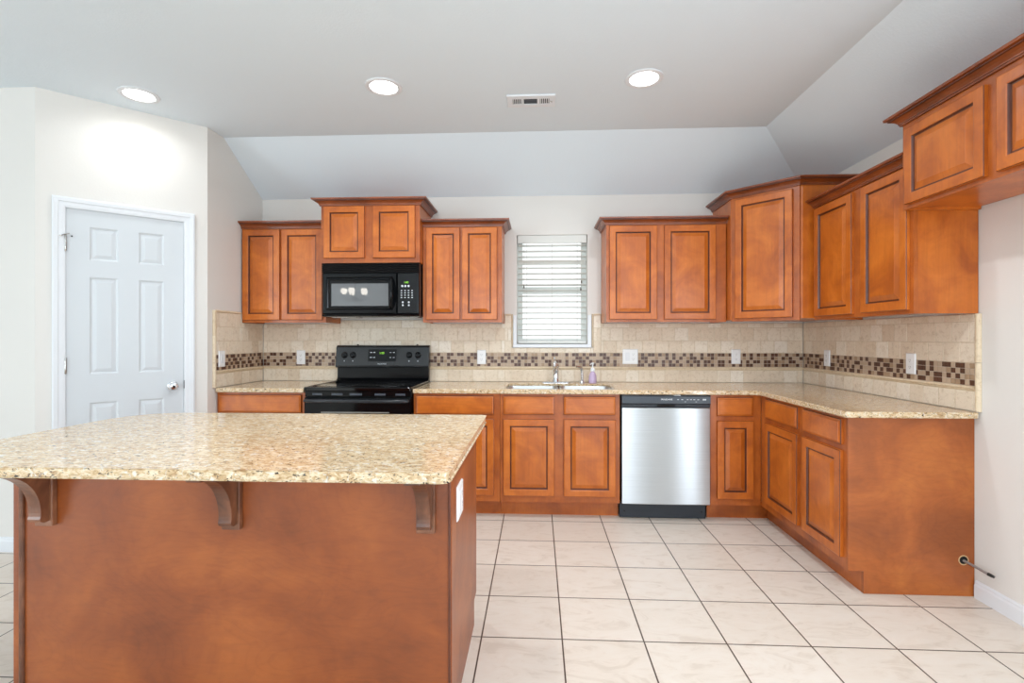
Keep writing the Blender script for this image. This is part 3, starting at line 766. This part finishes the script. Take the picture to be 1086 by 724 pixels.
# top grille
gz0, gz1 = 1.758, 1.829
g_ = MB(); fbox(g_, F, mx0, mx1, -.0315, -.012, gz0, gz1, 1)
for k in range(5):
    z = gz0 + .004 + k * .0136
    g_.grid([[F(x, o, z + q) for o, q in [(-.012, 0), (.002, .0), (.004, .003), (0, .010), (-.012, .0115)]] for x in (mx0, mx1)], 0, True, True)
obj('vent_grille', g_, [BLACKG, DARK], mw)
kx = -1.052      # door / keypad split
mb = MB(); mb.rings(F, mx0, kx - .002, mz0 + .022, gz0 - .002, [(0, -.0315), (0, -.008), (.006, 0), (.03, 0), (.034, -.002), (.04, .004), (.052, .005), (.056, .0005), (.06, 0)])
md = obj('door', mb, BLACKG, mw, bevel=0)
mb = MB(); mb.rings(F, -1.555, -1.118, 1.506, 1.676, [(0, .0002), (.0, .0015), (.0015, .002)]); obj('window', mb, MWGLASS, md, label='grey reflective window')
mb = MB()
hz0, hz1 = 1.486, 1.716
for s_ in range(1):
    pts = []
    for k in range(13):
        u = k / 12; pts.append(F(-1.094 + .012 * math.sin(PI * u), .006 + .042 * math.sin(PI * u) ** .7, hz0 + (hz1 - hz0) * u))
    mb.tube(pts, [.010] + [.013] * 11 + [.010], 14)
obj('handle', mb, BLACKG, md, smooth=True, label='curved glossy handle')
mb = MB(); mb.rings(F, kx + .002, mx1, mz0 + .022, gz0 - .002, [(0, -.0315), (0, -.006), (.005, 0), (.012, .0006)])
kp = obj('control_panel', mb, BLACKM, mw)
def key(parent, F_, a, b_, o0, o1, c_, d_):
    m_ = MB(); fbox(m_, F_, a, b_, o0, o1, c_, d_); return obj('button', m_, GREY, parent)
def disc(parent, F_, x, z, r):
    m_ = MB(); m_.lathe(F_(x, .0005, z), (0, -1, 0), [(0, 0), (r, 0), (r, .001), (0, .001)], 14); return obj('button', m_, GREY, parent)
for r_ in range(4):
    for c_ in range(4): key(kp, F, -1.024 + c_ * .027, -1.012 + c_ * .027, .0004, .0014, 1.618 - r_ * .0175, 1.624 - r_ * .0175)
for c_ in range(3): disc(kp, F, -1.012 + c_ * .024, 1.655, .0085)
for x_, z_ in ((-1.008, 1.533), (-1.008, 1.511), (-.962, 1.533), (-.962, 1.511)): disc(kp, F, x_, z_, .007)
text('clock_digits', '1:00', .02, F, -.982, 1.676, .0012, GREEN, kp)
mb = MB(); mb.grid([[F(x, o, z) for o, z in [(-.0315, mz0 + .001), (-.006, mz0 + .006), (-.002, mz0 + .02), (-.0315, mz0 + .02)]] for x in (mx0, mx1)], 0, True, True)
obj('bottom_lip', mb, BLACKG, mw)
for x_ in (-1.5, -1.02):
    mb = MB(); mb.box(x_ - .1, x_ + .1, MWF + .12, MWF + .24, mz0 - .0005, mz0 + .006); obj('grease_filter', mb, NICKEL, mw)

# ------------------------------------------------------------------ range
rx0, rx1 = -1.657, -.882; RF = 3.515; F = Fback(RF)
rg = thing('electric_range', 'black freestanding electric range with glass cooktop and back control panel', 'range', (-1.27, 3.8, 0))
mb = MB(); mb.box(rx0 + .004, rx1 - .004, RF + .02, 4.115, .09, .893); obj('body', mb, BLACKM, rg)
mb = MB(); mb.box(rx0 + .03, rx1 - .03, RF + .06, 4.1, .0, .0895); obj('base_plinth', mb, DARK, rg)
mb = MB(); mb.rings(F, rx0 + .004, rx1 - .004, .095, .265, [(0, -.0195), (0, .006), (.004, .01), (.008, .011)]); obj('storage_drawer', mb, BLACKG, rg)
mb = MB(); mb.rings(F, rx0 + .004, rx1 - .004, .272, .842, [(0, -.0195), (0, .016), (.004, .021), (.008, .022)]); od = obj('oven_door', mb, BLACKG, rg)
mb = MB(); mb.rings(F, -1.525, -1.045, .40, .735, [(0, .0218), (0, .0235), (.006, .024)]); obj('oven_window', mb, OVGLASS, od)
mb = MB(); mb.rings(F, -1.53, -1.04, .7355, .742, [(0, .0218), (0, .0246)]); obj('window_border', mb, simple('border_print', lin(150, 146, 138), .3), od)
mb = MB()
pts = [F(-1.635, .018, .822), F(-1.632, .05, .823), F(-1.60, .066, .824), F(-1.45, .07, .824), F(-1.1, .07, .824), F(-.94, .066, .824), F(-.908, .05, .823), F(-.905, .018, .822)]
mb.tube(pts, [.012, .013, .013, .013, .013, .013, .013, .012], 14); obj('oven_handle', mb, simple('handle_black', lin(40, 42, 46), .2), od, smooth=True)
mb = MB(); mb.rings(F, rx0 + .004, rx1 - .004, .848, .892, [(0, -.0195), (0, .004), (.004, .006)])
vt = obj('vent_strip', mb, BLACKG, rg)
sg = simple('slot_grey', lin(74, 80, 88), .3)
for a, b_ in ((-1.6, -1.53), (-1.46, -1.38), (-1.33, -1.24), (-1.15, -1.07), (-1.0, -.93)): mb = MB(); fbox(mb, F, a, b_, .0055, .0064, .858, .872); obj('vent_slot', mb, sg, vt)
# cooktop: a shallow rimmed black frame with a glass plate
mb = MB(); ct = rounded([(rx0, RF - .03), (rx1, RF - .03), (rx1, 4.06), (rx0, 4.06)], [.02, .02, 0, 0], 5)
def inset(poly, d): 
    cx_ = (rx0 + rx1) / 2; cy_ = (RF + 4.06) / 2
    return [(x + (d if x < cx_ else -d), y + (d if y < cy_ else -d)) for x, y in poly]
rows = [[(x, y, .8935) for x, y in ct], [(x, y, .912) for x, y in ct], [(x, y, .9175) for x, y in inset(ct, .004)], [(x, y, .9175) for x, y in inset(ct, .018)], [(x, y, .9135) for x, y in inset(ct, .024)]]
mb.grid(rows, 0, True, True); ctop = obj('cooktop', mb, CERAM, rg, smooth=True)
for x_, y_, r_ in ((-1.46, 3.70, .115), (-1.08, 3.70, .09), (-1.46, 3.93, .085), (-1.08, 3.93, .105)):
    mb = MB(); mb.lathe((x_, y_, .9136), (0, 0, 1), [(r_, 0), (r_, .0003), (r_ - .004, .0003), (r_ - .004, 0)], 40, caps=False); obj('burner_ring', mb, simple('ring_print', lin(58, 58, 60), .2) if 'ring_print' not in bpy.data.materials else bpy.data.materials['ring_print'], ctop)
# backguard: sloped control fascia over a recessed riser
mb = MB()
prof = [(4.066, .9), (4.066, .918), (4.088, .935), (4.09, 1.02), (4.112, 1.02), (4.126, 1.02), (4.126, .9)]
mb.grid([[(x, y, z) for y, z in prof] for x in (rx0 + .006, rx1 - .006)], 0, True, True); obj('riser', mb, BLACKG, rg)
mb = MB()
prof = [(4.126, 1.021), (4.068, 1.021), (4.056, 1.026), (4.055, 1.040), (4.078, 1.188), (4.086, 1.199), (4.098, 1.204), (4.126, 1.204)]
mb.grid([[(x, y, z) for y, z in prof] for x in (rx0, rx1)], 0, True, True); bgd = obj('control_panel', mb, BLACKR, rg, bevel=.004)
sl = Vector((0, 4.078 - 4.055, 1.188 - 1.040)).normalized(); nn = Vector((0, -sl.z, sl.y))
def FG(x, o, z):   # z measured up the sloped fascia
    p = Vector((x, 4.055, 1.040)) + sl * (z - 1.040) + nn * o; return tuple(p)
for x_ in (-1.583, -1.512, -1.045, -.972):
    mb = MB(); mb.lathe(FG(x_, .0003, 1.125), nn, [(0, 0), (.026, 0), (.026, .004), (.021, .006), (.019, .022), (.016, .024), (0, .024)], 24)
    k_ = obj('knob', mb, BLACKG, bgd, smooth=True)
    mb = MB(); fbox(mb, FG, x_ - .004, x_ + .004, .0235, .030, 1.108, 1.143); obj('knob_grip', mb, BLACKG, k_)
    mb = MB(); fbox(mb, FG, x_ - .004, x_ + .004, .0002, .0010, 1.073, 1.080); obj('burner_mark', mb, GREY, bgd)
mb = MB(); mb.rings(FG, -1.385, -1.152, 1.073, 1.172, [(0, 0), (0, .0012), (.002, .0016)]); dsp = obj('display', mb, BLACKG, bgd)
text('clock_digits', '1:00', .024, FG, -1.272, 1.134, .0022, GREEN, dsp)
for x_ in (-1.362, -1.335):
    for z_ in (1.144, 1.103): key(dsp, FG, x_ - .008, x_ + .008, .0015, .0022, z_, z_ + .006)
for x_ in (-1.2, -1.172):
    for z_ in (1.144, 1.103): key(dsp, FG, x_ - .007, x_ + .007, .0015, .0022, z_, z_ + .005)
text('logo', 'FRIGIDAIRE', .0145, FG, -1.268, 1.048, .0006, GREY, bgd)
for x_ in (-1.487, -.988):
    mb = MB(); mb.lathe((x_, 4.112, 1.2035), (0, 0, 1), [(.008, 0), (.008, .006), (.004, .009), (0, .009)], 12); obj('screw_cap', mb, BLACKM, bgd)

# ------------------------------------------------------------------ dishwasher
F = Fback(3.508); dx0, dx1 = .583, 1.187
dw = thing('dishwasher', 'stainless steel dishwasher with a dark control panel under the counter', 'dishwasher', (.885, 3.8, 0))
mb = MB(); mb.box(dx0 + .004, dx1 - .004, 3.545, 4.1, .116, .868); obj('tub', mb, DARK, dw)
mb = MB()
rows = []
for k in range(13):
    u = k / 12; x = dx0 + .004 + (dx1 - dx0 - .008) * u; o = .006 * math.sin(PI * u) ** .8
    rows.append([F(x, -.036, .119), F(x, o - .004, .119), F(x, o, .124), F(x, o, .780), F(x, o - .004, .785), F(x, -.036, .785)])
mb.grid(rows, 0, True, True); obj('door_panel', mb, STEEL, dw, smooth=True, label='brushed stainless door')
mb = MB()
prof = [(-.036, .7855), (-.014, .7855), (-.008, .79), (-.006, .806), (.006, .812), (.008, .816), (.006, .862), (.0, .867), (-.036, .867)]
mb.grid([[F(x, o, z) for o, z in prof] for x in (dx0 + .002, dx1 - .002)], 0, True, True); cp = obj('control_panel', mb, DWBLK, dw, label='dark grey control panel')
mb = MB(); mb.rings(F, .826, .948, .791, .806, [(0, -.0075), (0, -.0045), (.001, -.0045)]); obj('pocket_handle', mb, DARK, cp)
text('logo', 'FRIGIDAIRE', .0155, F, .889, .838, .0078, PLASTIC, cp)
for x_ in (.966, 0.994, 1.03, 1.053, 1.075, 1.102): key(cp, F, x_ - .006, x_ + .006, .0068, .0085, .840, .845)
for x_ in (1.015, 1.088): key(cp, F, x_ - .005, x_ + .005, .0068, .0085, .826, .829)
key(cp, F, 1.132, 1.155, .0068, .0085, .838, .848)
mb = MB(); mb.box(dx0 - .002, dx1 - .012, 3.575, 3.59, .004, .110); tk = obj('toe_panel', mb, DWTOE, dw, bevel=.003)
for x_ in (dx0 + .03, dx1 - .04):
    mb = MB(); mb.lathe((x_, 3.575, .05), (0, -1, 0), [(.005, 0), (.005, .0015), (0, .002)], 10); obj('screw', mb, DARK, tk)
mb = MB(); mb.box(dx0 + .01, dx1 - .01, 3.56, 3.575, .868, .8738)
mb.box(.94, .985, 3.508, 3.5605, .869, .8725); obj('mounting_bracket', mb, NICKEL, dw)

# ------------------------------------------------------------------ island
IX0, IX1, IY0, IY1 = -1.735, -.277, 1.59, 2.28
isl = thing('kitchen_island', 'large stained wood island base with a plain panelled front', 'island', (-1.0, 1.94, 0))
mb = MB()
prof = [(IY0 + .013, .873), (IY1, .873), (IY1, .112), (IY1 - .075, .112), (IY1 - .075, .0), (IY0 + .013, 0)]
mb.grid([[(x, y, z) for y, z in prof] for x in (IX0 + .014, IX1 - .014)], 0, True, True); obj('carcass', mb, WOOD, isl)
mb = MB(); mb.box(IX0 + .026, IX1 - .0002, IY0, IY0 + .0125, 0, .873)
obj('front_panel', mb, PLY, isl)
mb = MB(); prof = [(IY0 + .0128, .873), (IY1 + .004, .873), (IY1 + .004, .108), (IY1 - .072, .108), (IY1 - .072, 0), (IY0 + .0128, 0)]
mb.grid([[(x, y, z) for y, z in prof] for x in (IX1 - .0138, IX1)], 0, True, True); obj('side_panel', mb, PLY, isl)
mb = MB(); mb.grid([[(x, y, z) for y, z in prof] for x in (IX0, IX0 + .0138)], 0, True, True); obj('side_panel', mb, PLY, isl)
mb = MB(); mb.box(IX1 + .0002, IX1 + .006, IY0 + .0, IY0 + .085, .0, .873); obj('corner_board', mb, PLY, isl, bevel=.002)
mb = MB(); mb.box(IX0 - .002, IX0 + .0255, IY0 - .004, IY0 + .0125, 0, .873)
mb.lathe((IX0 + .026, IY0 - .002, 0), (0, 0, 1), [(.0085, 0), (.0085, .873)], 14, 1); obj('corner_molding', mb, [PLY, CORBEL], isl)
mb = MB(); mb.lathe((IX1 - .001, IY0 - .0015, 0), (0, 0, 1), [(.004, 0), (.004, .873)], 10); obj('corner_bead', mb, GLAZE, isl)
# corbels: back plate and an arm with an S-curved underside
for cx_ in (-1.617, -.985, -.352):
    t = None
    mb = MB(); mb.box(cx_ - .030, cx_ + .030, IY0 - .020, IY0 - .0003, .648, .8735)
    cb = obj('corbel', mb, CORBEL, isl, bevel=.003, label='dark walnut toned curved corbel')
    mb = MB()
    P = [(0.0205, .8735), (.197, .8735), (.197, .853), (.195, .851)]
    for k in range(15):      # concave sweep, then a small convex toe
        a = PI / 2 * k / 14; P.append((.195 - .147 * math.sin(a), .701 + .150 * math.cos(a)))
    P += [(.049, .690), (.052, .681), (.048, .672), (.038, .667), (.0205, .667)]
    mb.grid([[(x, IY0 - o, z) for o, z in P] for x in (cx_ - .021, cx_ + .021)], 0, True, True)
    obj('bracket_arm', mb, CORBEL, cb)
ip = rounded([(-.238, 1.338), (-.238, 2.343), (-1.905, 2.343), (-1.905, 1.338)][::-1], [.25, .26, .03, .03][::1], 10)
counter('island_countertop', ip, CZ0, CZ1, 'large polished speckled granite island countertop in the foreground')
plate(lambda a, o, z: (IX1 + o, a, z), 1.775, .692, 'white plate on the right side of the island', w=.118, h=.118, gangs=2, o=.0006)

# ------------------------------------------------------------------ window blind
bl = thing('window_blind', 'white faux wood horizontal blind in the window over the sink', 'blind', (.123, BY + .04, WZ0))
bx0, bx1 = WX0 + .006, WX1 - .006
mb = MB(); mb.box(bx0, bx1, BY + .012, BY + .05, 2.052, WZ1 - .002); mb.box(bx0, bx1, BY + .004, BY + .0118, 2.046, WZ1 - .002); obj('valance', mb, BLIND, bl, bevel=.002)
pitch = .0465; z = 2.03; yc = BY + .034; k = 0
while z > 1.262:
    mb = MB(); tilt = math.radians(-8 if k != 3 else -40)
    c_, s_ = math.cos(tilt), math.sin(tilt)
    pr = [(-.025, -.0018), (0, .0002), (.025, -.0018), (.025, .0014), (0, .0034), (-.025, .0014)]
    mb.grid([[(x, yc + a * c_ - b_ * s_, z + a * s_ + b_ * c_) for a, b_ in pr] for x in (bx0 + .003, bx1 - .003)], 0, True, True)
    obj('slat', mb, BLIND, bl); z -= pitch; k += 1
mb = MB(); mb.box(bx0 + .003, bx1 - .003, yc - .025, yc + .025, 1.222, 1.24); obj('bottom_rail', mb, BLIND, bl, bevel=.003)
for x_ in (bx0 + .075, .123, bx1 - .075):
    mb = MB()
    for y_ in (yc - .0275, yc + .0275): mb.tube([(x_, y_, 2.06), (x_, y_, 1.231)], .0011, 6)
    obj('ladder_cord', mb, CORD, bl)
for x_, zl in ((bx0 + .052, 1.70), (bx1 - .048, 1.68), (bx1 - .043, 1.74)):
    mb = MB(); mb.tube([(x_, BY - .002, 2.06), (x_ + .001, BY - .006, 1.9), (x_, BY - .006, zl)], .0012, 6); pc = obj('pull_cord', mb, CORD, bl)
    mb = MB(); mb.lathe((x_, BY - .006, zl - .026), (0, 0, 1), [(0, 0), (.006, .001), (.005, .014), (.002, .026), (0, .027)], 10); obj('tassel', mb, TASSEL, pc, smooth=True)

# ------------------------------------------------------------------ ceiling fixtures
def downlight(x, y, label, watts=None):
    t = thing('recessed_light', label, 'ceiling light', (x, y, HC - .008), 'recessed ceiling lights')
    m_ = MB(); m_.lathe((x, y, HC - .0005), (0, 0, -1), [(.108, 0), (.107, .004), (.1, .007), (.088, .008), (.08, .004), (.08, 0)], 40, caps=False); obj('trim_ring', m_, WHITE, t, smooth=True)
    m_ = MB(); m_.lathe((x, y, HC - .001), (0, 0, -1), [(.0795, 0), (.0795, .003), (.06, .0045), (0, .005)], 40); obj('lens', m_, LENS, t, smooth=True)
    l = bpy.data.lights.new('lamp_glow', 'AREA'); l.shape = 'DISK'; l.size = .14; l.energy = watts or LAMP_W; l.color = LAMP_COL; l.spread = LAMP_SPREAD
    o = bpy.data.objects.new('lamp_glow', l); C.objects.link(o); o.parent = t; o.location = (0, 0, -.008)
downlight(-2.428, 2.955, 'recessed ceiling light above the pantry door', 1.4)
downlight(-.906, 2.933, 'middle recessed ceiling light, left of the air vent')
downlight(.611, 2.911, 'recessed ceiling light right of the air vent')
for x_, nm in ((-.906, 'left'), (.611, 'right')):  # unseen downlights added to brighten floor and counters
    downlight(x_, 1.5, nm + ' one of two added fill lights over the island, above the frame', 9)
vn = thing('air_vent', 'white rectangular ceiling air vent with slotted grille', 'air vent', (-.037, 3.145, HC - .01))
vx0, vx1, vy0, vy1 = -.187, .113, 3.068, 3.222; zc = HC - .0005
FV = lambda a, o, c_: (a, c_, zc - o)
mb = MB()
cells = [(-.152, -.095, 'l'), (-.083, .001, 'c'), (.018, .075, 'r')]; ya, yb = 3.108, 3.178
def vbox(m_, a, b_, c_, d_, o0, o1, mi=0): m_.grid([[(a, c_, zc - o), (b_, c_, zc - o), (b_, d_, zc - o), (a, d_, zc - o)] for o in (o0, o1)], mi, True, True)
xsv = [vx0 + .006] + [q for c_ in cells for q in c_[:2]] + [vx1 - .006]
for i in range(0, len(xsv), 2): vbox(mb, xsv[i], xsv[i + 1], ya, yb, .004, .009)
vbox(mb, vx0 + .006, vx1 - .006, vy0 + .006, ya, .004, .009); vbox(mb, vx0 + .006, vx1 - .006, yb, vy1 - .006, .004, .009)
mb.grid([[(vx0 + i, vy0 + i, zc - o), (vx1 - i, vy0 + i, zc - o), (vx1 - i, vy1 - i, zc - o), (vx0 + i, vy1 - i, zc - o)] for i, o in [(0, 0), (0, .006), (.002, .0088), (.0065, .0088), (.0065, .004)]], 0, True, False)
obj('frame', mb, WHITE, vn)
mb = MB(); vbox(mb, vx0 + .02, vx1 - .02, ya - .01, yb + .01, .0002, .0012); obj('duct', mb, VENTD, vn)
for a, b_, k_ in cells:
    if k_ == 'c':
        for i in range(4):
            mb = MB(); y_ = ya + (i + .5) * (yb - ya) / 4; vbox(mb, a, b_, y_ - .005, y_ + .005, .0055, .0065); obj('louver', mb, VENTD, vn)
    else:
        for i in range(5):
            mb = MB(); x_ = a + (i + .5) * (b_ - a) / 5; vbox(mb, x_ - .0024, x_ + .0024, ya, yb, .0055, .0085); obj('louver', mb, WHITE, vn)
mb = MB(); mb.tube([(.082, 3.138, HC - .0095), (.094, 3.141, HC - .016)], .003, 8); obj('damper_lever', mb, NICKEL, vn)

# dining room chandelier behind the camera's left shoulder: its globes show as a reflection in the microwave window
chx, chy, chz = -3.22, -1.3, 2.10
ch = thing('chandelier', 'chandelier with white globes, seen mirrored in the grey microwave window', 'chandelier', (chx, chy, chz))
mb = MB(); mb.lathe((chx, chy, HC - .0005), (0, 0, -1), [(0, 0), (.065, 0), (.06, .015), (.02, .03), (0, .03)], 24); obj('canopy', mb, BRASS, ch, smooth=True)
mb = MB(); mb.tube([(chx, chy, HC - .03), (chx, chy, chz - .12)], .009, 10); mb.lathe((chx, chy, chz - .2), (0, 0, 1), [(0, 0), (.02, .01), (.03, .04), (.015, .09), (.01, .1), (0, .1)], 18); obj('stem', mb, BRASS, ch, smooth=True)
for k in range(5):
    a = 2 * PI * k / 5 + .3; cx_, cy_ = chx + .19 * math.cos(a), chy + .19 * math.sin(a)
    mb = MB(); mb.tube([(chx, chy, chz - .13), (chx + .1 * math.cos(a), chy + .1 * math.sin(a), chz - .17), (chx + .16 * math.cos(a), chy + .16 * math.sin(a), chz - .15), (cx_, cy_, chz - .08), (cx_, cy_, chz - .06)], .008, 10); arm = obj('arm', mb, BRASS, ch, smooth=True)
    mb = MB(); mb.lathe((cx_, cy_, chz - .065), (0, 0, 1), [(0, 0), (.024, .0), (.048, .024), (.056, .056), (.053, .082), (.04, .1), (.036, .1)], 20, caps=False); obj('globe', mb, GLOBE, arm, smooth=True)
